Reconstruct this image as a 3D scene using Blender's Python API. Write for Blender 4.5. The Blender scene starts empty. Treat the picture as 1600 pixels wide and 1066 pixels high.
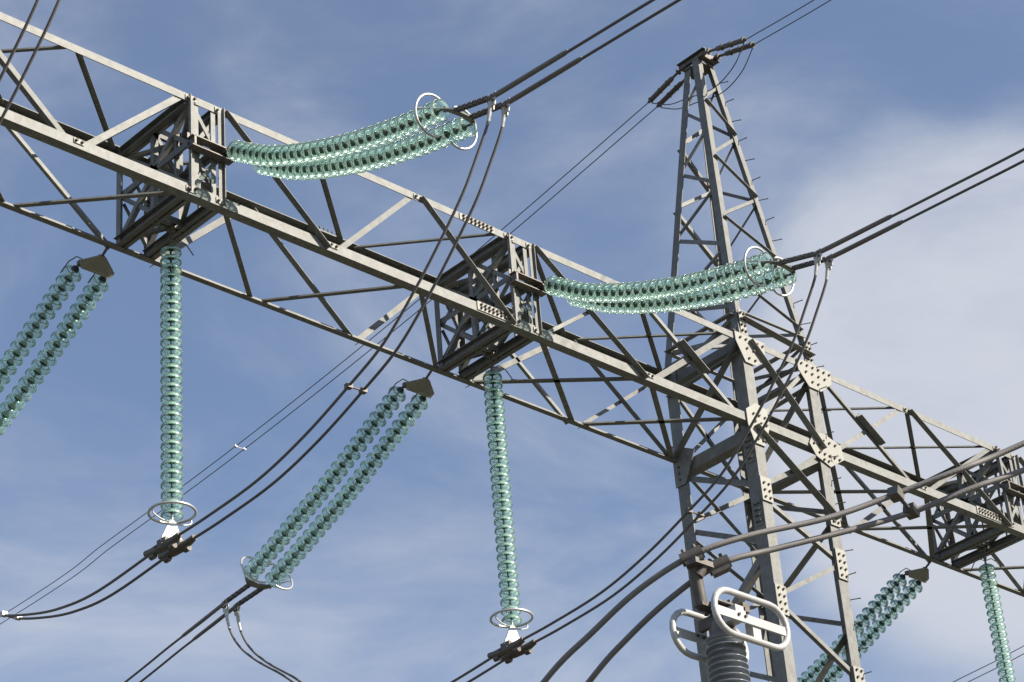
import bpy, math, random
from mathutils import Vector, Matrix
random.seed(7)
sc = bpy.context.scene
col = sc.collection
V = Vector

# ------------------------------------------------------------------ camera
cam_d = bpy.data.cameras.new("camera")
cam = bpy.data.objects.new("camera", cam_d)
col.objects.link(cam)
cam_d.sensor_width = 36.0
cam_d.lens = 88.1419
cam_d.clip_start = 0.1
cam_d.clip_end = 3000.0
cF, cR, cU = V((0.608053, 0.611234, 0.506621)), V((0.736622, -0.672365, -0.0729)), V((-0.296075, -0.417515, 0.859081))
m = Matrix.Identity(4)
for i in range(3):
    m[i][0] = cR[i]; m[i][1] = cU[i]; m[i][2] = -cF[i]
m[0][3], m[1][3], m[2][3] = 0.0, 0.0, 1.6
cam.matrix_world = m
sc.camera = cam

# ------------------------------------------------------------------ light
SUN = V((0.34, -0.74, 0.50)).normalized()            # towards the sun
sun_d = bpy.data.lights.new("sun", 'SUN')
sun_d.energy = 5.0
sun_d.angle = math.radians(0.53)
sun_d.color = (1.0, 0.93, 0.80)
sun = bpy.data.objects.new("sun", sun_d)
col.objects.link(sun)
sun.rotation_euler = SUN.to_track_quat('Z', 'Y').to_euler()
sun.location = (0, 0, 60)

world = bpy.data.worlds.new("World")
sc.world = world
world.use_nodes = True
wt = world.node_tree
wt.nodes.clear()
wout = wt.nodes.new('ShaderNodeOutputWorld')
sky = wt.nodes.new('ShaderNodeTexSky')
sky.sky_type = 'NISHITA'
sky.sun_disc = False
sky.sun_elevation = math.asin(SUN.z)
sky.sun_rotation = math.atan2(SUN.x, SUN.y)
sky.air_density = 1.0
sky.dust_density = 0.4
sky.ozone_density = 2.2
bg_sky = wt.nodes.new('ShaderNodeBackground'); bg_sky.inputs[1].default_value = 0.075
tint = wt.nodes.new('ShaderNodeVectorMath'); tint.operation = 'MULTIPLY'; tint.inputs[1].default_value = (0.96, 1.07, 1.20)
wt.links.new(sky.outputs[0], tint.inputs[0]); wt.links.new(tint.outputs[0], bg_sky.inputs[0])
bg_cl = wt.nodes.new('ShaderNodeBackground')
bg_cl.inputs[0].default_value = (0.385, 0.405, 0.455, 1); bg_cl.inputs[1].default_value = 1.0
tc = wt.nodes.new('ShaderNodeTexCoord')
def wn(kind, **kw):
    n = wt.nodes.new(kind)
    for k, v in kw.items(): setattr(n, k, v)
    return n
# large soft cloud sheets: stretched noise on the sky direction
mp = wn('ShaderNodeMapping'); mp.inputs['Scale'].default_value = (4.2, 4.2, 8.5); mp.inputs['Rotation'].default_value = (0.25, -0.35, 0.3)
mp.inputs['Location'].default_value = (1.35, 0.2, 0.4)
wt.links.new(tc.outputs['Generated'], mp.inputs[0])
nz = wn('ShaderNodeTexNoise'); nz.inputs['Scale'].default_value = 1.5; nz.inputs['Detail'].default_value = 8; nz.inputs['Roughness'].default_value = 0.58; nz.inputs['Distortion'].default_value = 0.5
wt.links.new(mp.outputs[0], nz.inputs['Vector'])
# one thick bank low in the south-east
dotn = wn('ShaderNodeVectorMath', operation='DOT_PRODUCT'); dotn.inputs[1].default_value = V((0.748, 0.472, 0.466)).normalized()
nrm = wn('ShaderNodeVectorMath', operation='NORMALIZE')
wt.links.new(tc.outputs['Generated'], nrm.inputs[0]); wt.links.new(nrm.outputs[0], dotn.inputs[0])
bank = wn('ShaderNodeMapRange', interpolation_type='SMOOTHERSTEP'); bank.inputs['From Min'].default_value = 0.9915; bank.inputs['From Max'].default_value = 0.9968
bank.inputs['To Min'].default_value = 0.0; bank.inputs['To Max'].default_value = 0.46
wt.links.new(dotn.outputs['Value'], bank.inputs['Value'])
sepd = wn('ShaderNodeSeparateXYZ'); wt.links.new(nrm.outputs[0], sepd.inputs[0])
low = wn('ShaderNodeMapRange', interpolation_type='SMOOTHSTEP'); low.inputs['From Min'].default_value = 0.62; low.inputs['From Max'].default_value = 0.38
low.inputs['To Min'].default_value = -0.03; low.inputs['To Max'].default_value = 0.13
wt.links.new(sepd.outputs[2], low.inputs['Value'])
a1 = wn('ShaderNodeMath', operation='ADD'); wt.links.new(nz.outputs[0], a1.inputs[0]); wt.links.new(bank.outputs[0], a1.inputs[1])
a2 = wn('ShaderNodeMath', operation='ADD'); wt.links.new(a1.outputs[0], a2.inputs[0]); wt.links.new(low.outputs[0], a2.inputs[1])
cr = wn('ShaderNodeMapRange', interpolation_type='SMOOTHSTEP'); cr.inputs['From Min'].default_value = 0.38; cr.inputs['From Max'].default_value = 1.05
cr.inputs['To Min'].default_value = 0.14; cr.inputs['To Max'].default_value = 0.95
wt.links.new(a2.outputs[0], cr.inputs['Value'])
mixw = wn('ShaderNodeMixShader')
wt.links.new(cr.outputs[0], mixw.inputs[0]); wt.links.new(bg_sky.outputs[0], mixw.inputs[1]); wt.links.new(bg_cl.outputs[0], mixw.inputs[2])
wt.links.new(mixw.outputs[0], wout.inputs[0])

sc.view_settings.view_transform = 'Standard'
sc.view_settings.look = 'None'
sc.view_settings.exposure = 0.72
sc.view_settings.gamma = 1.0

# ------------------------------------------------------------------ materials
def mat(name, base, rough=0.6, metal=0.0, var=0.0, vscale=3.0, stain=None, stain_amt=0.0, bump=0.0, bscale=60.0, spec=0.5):
    M = bpy.data.materials.new(name); M.use_nodes = True
    nt = M.node_tree; b = nt.nodes['Principled BSDF']
    b.inputs['Base Color'].default_value = (*base, 1); b.inputs['Roughness'].default_value = rough
    b.inputs['Metallic'].default_value = metal; b.inputs['Specular IOR Level'].default_value = spec
    t = nt.nodes.new('ShaderNodeTexCoord')
    src = None
    if var > 0:
        n = nt.nodes.new('ShaderNodeTexNoise'); n.inputs['Scale'].default_value = vscale; n.inputs['Detail'].default_value = 8; n.inputs['Roughness'].default_value = 0.7
        nt.links.new(t.outputs['Object'], n.inputs['Vector'])
        r = nt.nodes.new('ShaderNodeMapRange'); r.inputs['From Min'].default_value = 0.3; r.inputs['From Max'].default_value = 0.7
        r.inputs['To Min'].default_value = 1 - var; r.inputs['To Max'].default_value = 1 + var
        nt.links.new(n.outputs[0], r.inputs[0])
        oi = nt.nodes.new('ShaderNodeObjectInfo')
        r2 = nt.nodes.new('ShaderNodeMapRange'); r2.inputs['To Min'].default_value = 1 - var * 0.8; r2.inputs['To Max'].default_value = 1 + var * 0.35
        nt.links.new(oi.outputs['Random'], r2.inputs[0])
        mu = nt.nodes.new('ShaderNodeMath'); mu.operation = 'MULTIPLY'
        nt.links.new(r.outputs[0], mu.inputs[0]); nt.links.new(r2.outputs[0], mu.inputs[1])
        mx = nt.nodes.new('ShaderNodeVectorMath'); mx.operation = 'SCALE'; mx.inputs[0].default_value = base
        nt.links.new(mu.outputs[0], mx.inputs['Scale'])
        src = mx.outputs[0]
    if stain:
        n2 = nt.nodes.new('ShaderNodeTexNoise'); n2.inputs['Scale'].default_value = 5.0; n2.inputs['Detail'].default_value = 10; n2.inputs['Roughness'].default_value = 0.75
        nt.links.new(t.outputs['Object'], n2.inputs['Vector'])
        r3 = nt.nodes.new('ShaderNodeMapRange'); r3.inputs['From Min'].default_value = 0.52; r3.inputs['From Max'].default_value = 0.72
        r3.inputs['To Max'].default_value = stain_amt
        nt.links.new(n2.outputs[0], r3.inputs[0])
        mc = nt.nodes.new('ShaderNodeMix'); mc.data_type = 'RGBA'
        nt.links.new(r3.outputs[0], mc.inputs[0])
        if src: nt.links.new(src, mc.inputs[6])
        else: mc.inputs[6].default_value = (*base, 1)
        mc.inputs[7].default_value = (*stain, 1)
        src = mc.outputs[2]
    if src: nt.links.new(src, b.inputs['Base Color'])
    if bump > 0:
        n3 = nt.nodes.new('ShaderNodeTexNoise'); n3.inputs['Scale'].default_value = bscale
        nt.links.new(t.outputs['Object'], n3.inputs['Vector'])
        bp = nt.nodes.new('ShaderNodeBump'); bp.inputs['Strength'].default_value = bump; bp.inputs['Distance'].default_value = 0.01
        nt.links.new(n3.outputs[0], bp.inputs['Height']); nt.links.new(bp.outputs[0], b.inputs['Normal'])
    return M

M_STEEL = mat('weathered_galvanised_steel', (0.188, 0.184, 0.172), 0.60, 0.03, var=0.26, vscale=9, stain=(0.10, 0.080, 0.058), stain_amt=0.6, bump=0.15, bscale=90)
M_PLATE = mat('galvanised_plate', (0.30, 0.288, 0.255), 0.6, 0.0, var=0.08, vscale=8, stain=(0.3, 0.25, 0.2), stain_amt=0.35)
M_BOLT = mat('rusty_bolt', (0.12, 0.10, 0.085), 0.7, 0.3, var=0.2, vscale=40)
M_FIT = mat('forged_fitting', (0.145, 0.128, 0.115), 0.55, 0.35, var=0.2, vscale=25, stain=(0.11, 0.06, 0.04), stain_amt=0.5)
M_CAP = mat('insulator_cap_iron', (0.05, 0.07, 0.06), 0.6, 0.3, var=0.25, vscale=30)
M_ALU = mat('bright_aluminium', (0.50, 0.495, 0.48), 0.42, 0.35, var=0.05, vscale=20)
M_WHITE = mat('painted_aluminium', (0.50, 0.485, 0.47), 0.35, 0.15, var=0.05, vscale=12, stain=(0.45, 0.42, 0.39), stain_amt=0.4)
M_RING = mat('grading_ring_metal', (0.58, 0.57, 0.55), 0.38, 0.6, var=0.08, vscale=14)
M_WIRE = mat('weathered_conductor', (0.135, 0.122, 0.118), 0.65, 0.1, var=0.12, vscale=20)
M_THICK = mat('stranded_bus_conductor', (0.19, 0.174, 0.168), 0.55, 0.1, var=0.1, vscale=14)
M_PORC = mat('grey_porcelain', (0.21, 0.225, 0.25), 0.22, 0.0, var=0.06, vscale=10)
M_CONC = mat('concrete', (0.36, 0.35, 0.33), 0.9, 0.0, var=0.15, vscale=4, bump=0.4)
M_EWIRE = mat('ground_wire_steel', (0.09, 0.09, 0.095), 0.6, 0.4, var=0.1, vscale=20)

# helical strand relief for the thick cables
def strands(M, freq):
    nt = M.node_tree; b = nt.nodes['Principled BSDF']
    uv = nt.nodes.new('ShaderNodeUVMap')
    w = nt.nodes.new('ShaderNodeTexWave'); w.wave_type = 'BANDS'; w.bands_direction = 'DIAGONAL'
    w.inputs['Scale'].default_value = freq
    nt.links.new(uv.outputs[0], w.inputs['Vector'])
    bp = nt.nodes.new('ShaderNodeBump'); bp.inputs['Strength'].default_value = 0.6; bp.inputs['Distance'].default_value = 0.004
    nt.links.new(w.outputs['Fac'], bp.inputs['Height']); nt.links.new(bp.outputs[0], b.inputs['Normal'])

for M_ in (M_THICK, M_WIRE):
    nt_ = M_.node_tree; t_ = nt_.nodes.new('ShaderNodeTexCoord'); w_ = nt_.nodes.new('ShaderNodeTexWave'); w_.bands_direction = 'DIAGONAL'
    w_.inputs['Scale'].default_value = 70; w_.inputs['Distortion'].default_value = 0.6
    nt_.links.new(t_.outputs['Object'], w_.inputs['Vector']); b_ = nt_.nodes.new('ShaderNodeBump'); b_.inputs['Strength'].default_value = 0.1; b_.inputs['Distance'].default_value = 0.006
    nt_.links.new(w_.outputs['Fac'], b_.inputs['Height']); nt_.links.new(b_.outputs[0], nt_.nodes['Principled BSDF'].inputs['Normal'])
# toughened glass: clear green body with a milky, dusty share
M_GLASS = bpy.data.materials.new('green_toughened_glass'); M_GLASS.use_nodes = True
gt = M_GLASS.node_tree; gb = gt.nodes['Principled BSDF']
def gn(k): return gt.nodes.new(k)
gb.inputs['Base Color'].default_value = (0.80, 0.97, 0.90, 1); gb.inputs['Roughness'].default_value = 0.05
gb.inputs['Transmission Weight'].default_value = 1.0; gb.inputs['IOR'].default_value = 1.5
gtp = gn('ShaderNodeBsdfTransparent'); lw = gn('ShaderNodeLayerWeight'); lw.inputs[0].default_value = 0.35
gcol = gn('ShaderNodeMix'); gcol.data_type = 'RGBA'; gcol.inputs[6].default_value = (0.93, 0.995, 0.965, 1); gcol.inputs[7].default_value = (0.89, 1.0, 0.95, 1)
gt.links.new(lw.outputs['Facing'], gcol.inputs[0]); gt.links.new(gcol.outputs[2], gtp.inputs[0])
gtr = gn('ShaderNodeBsdfTranslucent'); gtr.inputs[0].default_value = (0.78, 1.0, 0.91, 1)
gdf = gn('ShaderNodeBsdfDiffuse'); gdf.inputs[0].default_value = (0.74, 0.97, 0.87, 1)
ggl = gn('ShaderNodeBsdfGlossy'); ggl.inputs['Roughness'].default_value = 0.2; ggl.inputs[0].default_value = (0.95, 1, 0.98, 1)
def gmix(f, a, b):
    m_ = gn('ShaderNodeMixShader')
    if isinstance(f, float): m_.inputs[0].default_value = f
    else: gt.links.new(f, m_.inputs[0])
    gt.links.new(a, m_.inputs[1]); gt.links.new(b, m_.inputs[2]); return m_.outputs[0]
clear = gmix(0.02, gtp.outputs[0], gb.outputs[0])
milky = gmix(0.42, gtr.outputs[0], gdf.outputs[0])
body = gmix(0.25, clear, milky)
fr = gn('ShaderNodeFresnel'); fr.inputs[0].default_value = 1.28
gt.links.new(gmix(0.035, gmix(fr.outputs[0], body, ggl.outputs[0]), ggl.outputs[0]), gt.nodes['Material Output'].inputs[0])
sc.cycles.transparent_max_bounces = 40

# ------------------------------------------------------------------ mesh helpers
class MB:
    def __init__(s): s.v = []; s.f = []; s.m = []; s.sm = []; s.uv = {}
    def add(s, vs, fs, mi=0, smooth=False):
        o = len(s.v); s.v += [tuple(p) for p in vs]
        for f in fs: s.f.append(tuple(i + o for i in f)); s.m.append(mi); s.sm.append(smooth)
    def mesh(s, name, mats):
        me = bpy.data.meshes.new(name); me.from_pydata(s.v, [], s.f)
        for mm in (mats if isinstance(mats, (list, tuple)) else [mats]): me.materials.append(mm)
        me.polygons.foreach_set('material_index', s.m); me.polygons.foreach_set('use_smooth', s.sm)
        me.update(); return me
    def obj(s, name, mats, parent=None, loc=None):
        o = bpy.data.objects.new(name, s.mesh(name, mats)); col.objects.link(o)
        if loc is not None: o.location = loc
        if parent: o.parent = parent
        return o

def thing(name, label, cat, loc=(0, 0, 0), group=None, o=None):
    if o is None:
        o = bpy.data.objects.new(name, None); col.objects.link(o); o.location = loc
        o.empty_display_size = 0.3
    o['label'] = label; o['category'] = cat
    if group: o['group'] = group
    return o

def perp(d, ref):
    r = ref - d * ref.dot(d)
    if r.length < 1e-6: r = V((1, 0, 0)) - d * d.x
    return r.normalized()

def prism(mb, p0, p1, prof, a, b, mi=0):
    """extrude 2-D profile [(u,v)] (along a,b) from p0 to p1"""
    n = len(prof); vs = [p0 + a * u + b * v for u, v in prof] + [p1 + a * u + b * v for u, v in prof]
    d = (p1 - p0)
    fs = [(i, (i + 1) % n, (i + 1) % n + n, i + n) for i in range(n)] + [tuple(range(n))[::-1], tuple(range(n, 2 * n))]
    if a.cross(b).dot(d) < 0: fs = [f[::-1] for f in fs]
    mb.add(vs, fs, mi)

def angle(mb, p0, p1, da, db, w=0.09, t=0.009, w2=None, off=0.0):
    """steel L section: heel on the line p0-p1, one leg along da, the other along db"""
    p0, p1, da, db = V(p0), V(p1), V(da), V(db)
    if w < 0.104: w *= 0.88
    d = (p1 - p0).normalized(); a = perp(d, da); b = db - d * db.dot(d); b = perp(d, b - a * b.dot(a)); w2 = w2 or w
    p0 = p0 + b * off; p1 = p1 + b * off
    prism(mb, p0, p1, [(0, 0), (w, 0), (w, t), (t, t), (t, w2), (0, w2)], a, b)

def box(mb, c, sx, sy, sz, ax=None, mi=0):
    c = V(c); X, Y, Z = ax if ax else (V((1, 0, 0)), V((0, 1, 0)), V((0, 0, 1)))
    vs = [c + X * sx * i / 2 + Y * sy * j / 2 + Z * sz * k / 2 for i in (-1, 1) for j in (-1, 1) for k in (-1, 1)]
    fs = [(0, 1, 3, 2), (4, 6, 7, 5), (0, 4, 5, 1), (2, 3, 7, 6), (0, 2, 6, 4), (1, 5, 7, 3)]
    mb.add(vs, fs, mi)

def plate(mb, pts, nrm, t=0.012, mi=0):
    pts = [V(p) for p in pts]; nrm = V(nrm).normalized(); n = len(pts)
    vs = [p for p in pts] + [p + nrm * t for p in pts]
    cr_ = (pts[1] - pts[0]).cross(pts[2] - pts[1])
    fs = [tuple(range(n))[::-1], tuple(range(n, 2 * n))] + [(i, (i + 1) % n, (i + 1) % n + n, i + n) for i in range(n)]
    if cr_.dot(nrm) < 0: fs = [f[::-1] for f in fs]
    mb.add(vs, fs, mi)

def cyl(mb, p0, p1, r0, r1=None, n=10, mi=0, smooth=True, caps=True):
    p0, p1 = V(p0), V(p1); r1 = r0 if r1 is None else r1
    d = (p1 - p0).normalized(); a = perp(d, V((0, 0, 1)) if abs(d.z) < 0.9 else V((1, 0, 0))); b = d.cross(a)
    vs = []
    for p, r in ((p0, r0), (p1, r1)):
        for i in range(n):
            q = 2 * math.pi * i / n; vs.append(p + a * math.cos(q) * r + b * math.sin(q) * r)
    mb.add(vs, [(i, (i + 1) % n, (i + 1) % n + n, i + n) for i in range(n)], mi, smooth)
    if caps: mb.add(vs, [tuple(range(n))[::-1], tuple(range(n, 2 * n))], mi)

def bolt(mb, p, nrm, r=0.02, h=0.018, mi=1):
    cyl(mb, V(p), V(p) + V(nrm) * h, r, n=6, mi=mi, smooth=False)

def tube(mb, pts, r, n=8, mi=0, closed=False, rad=None):
    pts = [V(p) for p in pts]; N = len(pts); vs = []
    a = None
    for i in range(N):
        if closed: d = (pts[(i + 1) % N] - pts[i - 1]).normalized()
        else: d = (pts[min(i + 1, N - 1)] - pts[max(i - 1, 0)]).normalized()
        a = perp(d, a if a is not None else (V((0, 0, 1)) if abs(d.z) < 0.9 else V((1, 0, 0)))); b = d.cross(a)
        rr = rad[i] if rad else r
        for k in range(n):
            q = 2 * math.pi * k / n; vs.append(pts[i] + a * math.cos(q) * rr + b * math.sin(q) * rr)
    fs = []
    for i in range(N if closed else N - 1):
        j = (i + 1) % N
        for k in range(n): fs.append((i * n + k, i * n + (k + 1) % n, j * n + (k + 1) % n, j * n + k))
    mb.add(vs, fs, mi, True)
    if not closed: mb.add(vs, [tuple(range(n))[::-1], tuple(range((N - 1) * n, N * n))], mi)

def lathe(mb, prof, n=24, mi=0, origin=V((0, 0, 0)), smooth=True, closed=False):
    """prof [(r,z)] about local z"""
    vs = []
    for r, z in prof:
        for k in range(n):
            q = 2 * math.pi * k / n; vs.append(origin + V((r * math.cos(q), r * math.sin(q), z)))
    m_ = len(prof); fs = []
    for i in range(m_ if closed else m_ - 1):
        j = (i + 1) % m_
        for k in range(n): fs.append((j * n + k, j * n + (k + 1) % n, i * n + (k + 1) % n, i * n + k))
    mb.add(vs, fs, mi, smooth)

def spline(P, n=10):
    """Catmull-Rom through P"""
    P = [V(p) for p in P]; out = []
    Q = [P[0] * 2 - P[1]] + P + [P[-1] * 2 - P[-2]]
    for i in range(1, len(Q) - 2):
        for k in range(n):
            t = k / n; t2 = t * t; t3 = t2 * t
            out.append(0.5 * ((2 * Q[i]) + (Q[i + 1] - Q[i - 1]) * t + (2 * Q[i - 1] - 5 * Q[i] + 4 * Q[i + 1] - Q[i + 2]) * t2 + (3 * Q[i] - Q[i - 1] - 3 * Q[i + 1] + Q[i + 2]) * t3))
    out.append(P[-1]); return out

# ------------------------------------------------------------------ ground (below the frame, carries the place)
g = MB(); S = 1500.0
g.add([(-S, -S, 0), (S, -S, 0), (S, S, 0), (-S, S, 0)], [(0, 1, 2, 3)])
M_GROUND = mat('dry_grass_ground', (0.07, 0.068, 0.045), 0.95, 0.0, var=0.35, vscale=0.4)
go = g.obj('ground', M_GROUND); go['kind'] = 'structure'; go['label'] = 'open ground under the gantry'

# ------------------------------------------------------------------ gantry dimensions (metres)
YN, YF = 20.0, 21.526
ZB, ZT = 18.431, 19.890
XL, XR = 24.555, 26.185
YC = (YN + YF) / 2
PH = [9.70, 14.98, 20.20, 30.78]           # phase positions along the beam
BOX = [(9.47, 9.93), (14.76, 15.20), (19.99, 20.39), (30.55, 31.02)]
X0B, X1B = 7.6, 34.5
ex, ey, ez = V((1, 0, 0)), V((0, 1, 0)), V((0, 0, 1))

beam = thing('lattice_beam', 'long grey steel lattice beam of the gantry, crossing the sky from upper left to lower right', 'steel beam', (YN * 0 + 20.2, YC, ZB))
def bpart(name, mb, mats=M_STEEL, parent=None):
    o = mb.obj(name, mats, parent or beam)
    if (parent or beam) is beam: o.matrix_parent_inverse = Matrix.Translation(-beam.location)
    return o
def member(name, p0, p1, da, db, w=0.09, t=0.009, off=0.0, w2=None, mats=M_STEEL):
    mb = MB(); angle(mb, p0, p1, da, db, w, t, w2, off); return bpart(name, mb, mats)

# chords: heels on the outer corners
member('chord', (X0B, YN, ZT), (X1B, YN, ZT), -ez, ey, 0.108, 0.012)
member('chord', (X0B, YN, ZB), (X1B, YN, ZB), ez, ey, 0.138, 0.014)
member('chord', (X0B, YF, ZT), (X1B, YF, ZT), -ez, -ey, 0.13, 0.012)
member('chord', (X0B, YF, ZB), (X1B, YF, ZB), ez, -ey, 0.10, 0.012)

def face_pt(face, ch, x):
    if face == 'N': return V((x, YN, ZT if ch == 'T' else ZB))
    if face == 'F': return V((x, YF, ZT if ch == 'T' else ZB))
    if face == 'T': return V((x, YN if ch == 'N' else YF, ZT))
    if face == 'B': return V((x, YN if ch == 'N' else YF, ZB))

def side_diag(face, xt, xb, style, w=0.09, pull=0.05, w2=None):
    """diagonal in the near or far face from the top chord (xt) to the bottom chord (xb)
    style 'flat': flange flat in the face, other leg turned inward; 'fin': leg standing out towards the line side"""
    p0, p1 = face_pt(face, 'T', xt), face_pt(face, 'B', xb)
    d = (p1 - p0).normalized(); p0 = p0 + d * pull; p1 = p1 - d * pull
    n_in = ey if face == 'N' else -ey
    up = perp(d, ez) if abs(d.z) < 0.95 else perp(d, ex)
    up = d.cross(ey); up = up if up.z > 0 else -up
    if style == 'flat':
        return member('diagonal', p0 - up * 0.04, p1 - up * 0.04, up, n_in if face == 'N' else -n_in, w, 0.008, off=0.016 if face == 'N' else 0.004, w2=w2)
    return member('diagonal', p0 - up * 0.045, p1 - up * 0.045, up, -ey, w, 0.008, off=0.004 if face == 'N' else 0.016)

def flat_diag(face, xn, xf, w=0.08, pull=0.08):
    p0, p1 = face_pt(face, 'N', xn), face_pt(face, 'F', xf)
    d = (p1 - p0).normalized(); p0 = p0 + d * pull; p1 = p1 - d * pull
    s = d.cross(ez); s = s if s.x > 0 else -s
    return member('diagonal', p0 - s * 0.04, p1 - s * 0.04, s, ez if face == 'B' else -ez, w, 0.008, off=0.016, w2=0.022)

# near face
for xt, xb, st, w in [(9.97, 11.45, 'fin', .09), (11.45, 13.13, 'flat', .085), (14.70, 13.19, 'flat', .095), (15.24, 16.88, 'fin', .10),
                      (18.36, 16.94, 'flat', .085), (18.41, 19.98, 'fin', .10), (20.42, 22.46, 'fin', .10), (22.38, 20.40, 'flat', .06),
                      (22.42, 24.42, 'flat', .065), (24.42, 22.52, 'flat', .101), (24.70, 26.12, 'fin', .11), (26.10, 24.62, 'flat', .075),
                      (26.24, 28.34, 'flat', .06), (28.28, 26.24, 'flat', .08), (28.33, 30.52, 'fin', .10), (30.50, 28.44, 'flat', .085),
                      (31.07, 32.9, 'fin', .1), (34.3, 32.96, 'flat', .085)]:
    side_diag('N', xt, xb, st, w, w2=.17 if w == .101 else None)
# short channel splices where the crossed diagonals meet
for xa, xb_ in ((23.32, 23.56), (27.16, 27.40)):
    mb = MB()
    for q in (0,):
        tx = lambda x, x0, x1: (x - x0) / (x1 - x0)
        if xa < 25: P = lambda x: V((x, YN, ZT + (ZB - ZT) * tx(x, 22.42, 24.42)))
        else: P = lambda x: V((x, YN, ZT + (ZB - ZT) * tx(x, 26.24, 28.34)))
        c0, c1 = P(xa - 0.12), P(xb_ + 0.12); d = (c1 - c0).normalized(); up = d.cross(ey); up = up if up.z > 0 else -up
        angle(mb, c0 - up * 0.06 - ey * 0.013, c1 - up * 0.06 - ey * 0.013, up, -ey, 0.12, 0.012, w2=0.11)
    bpart('splice_channel', mb)
# far face
for xt, xb, st, w in [(9.97, 11.45, 'fin', .09), (11.45, 9.99, 'flat', .08), (12.91, 14.72, 'flat', .06), (16.78, 15.24, 'flat', .10), (16.82, 18.46, 'fin', .10), (19.96, 18.52, 'flat', .09),
                      (20.62, 22.46, 'flat', .06), (22.52, 20.46, 'flat', .09), (22.58, 24.50, 'fin', .085), (24.48, 22.56, 'flat', .06),
                      (24.60, 26.12, 'flat', .06), (26.12, 24.62, 'flat', .07), (28.32, 30.5, 'flat', .06), (30.48, 28.46, 'flat', .09), (28.3, 26.3, 'flat', .07), (26.3, 28.3, 'fin', .08),
                      (31.07, 32.9, 'fin', .09), (34.3, 32.96, 'flat', .08)]:
    side_diag('F', xt, xb, st, w)
# top and bottom faces (seen from below)
for a, b in [(11.45, 9.97), (11.45, 13.1), (13.12, 11.5), (13.12, 14.72), (16.69, 15.24), (16.69, 18.38), (19.93, 18.46), (20.42, 22.5), (24.40, 22.6), (22.42, 24.5), (26.24, 28.34), (28.28, 26.3), (28.33, 30.5), (30.5, 28.4), (31.07, 32.9)]:
    flat_diag('T', a, b)
for a, b in [(9.99, 11.4), (11.45, 13.15), (14.72, 13.19), (15.24, 16.82), (18.30, 16.88), (18.34, 19.95), (22.44, 20.47), (20.42, 22.48), (24.42, 22.54), (22.50, 24.50), (28.4, 26.24), (26.24, 28.36), (30.5, 28.44), (28.46, 30.48), (31.07, 32.9), (32.95, 31.1)]:
    flat_diag('B', a, b, w=0.09 if abs(a - b) > 1.7 else 0.075)

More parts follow.
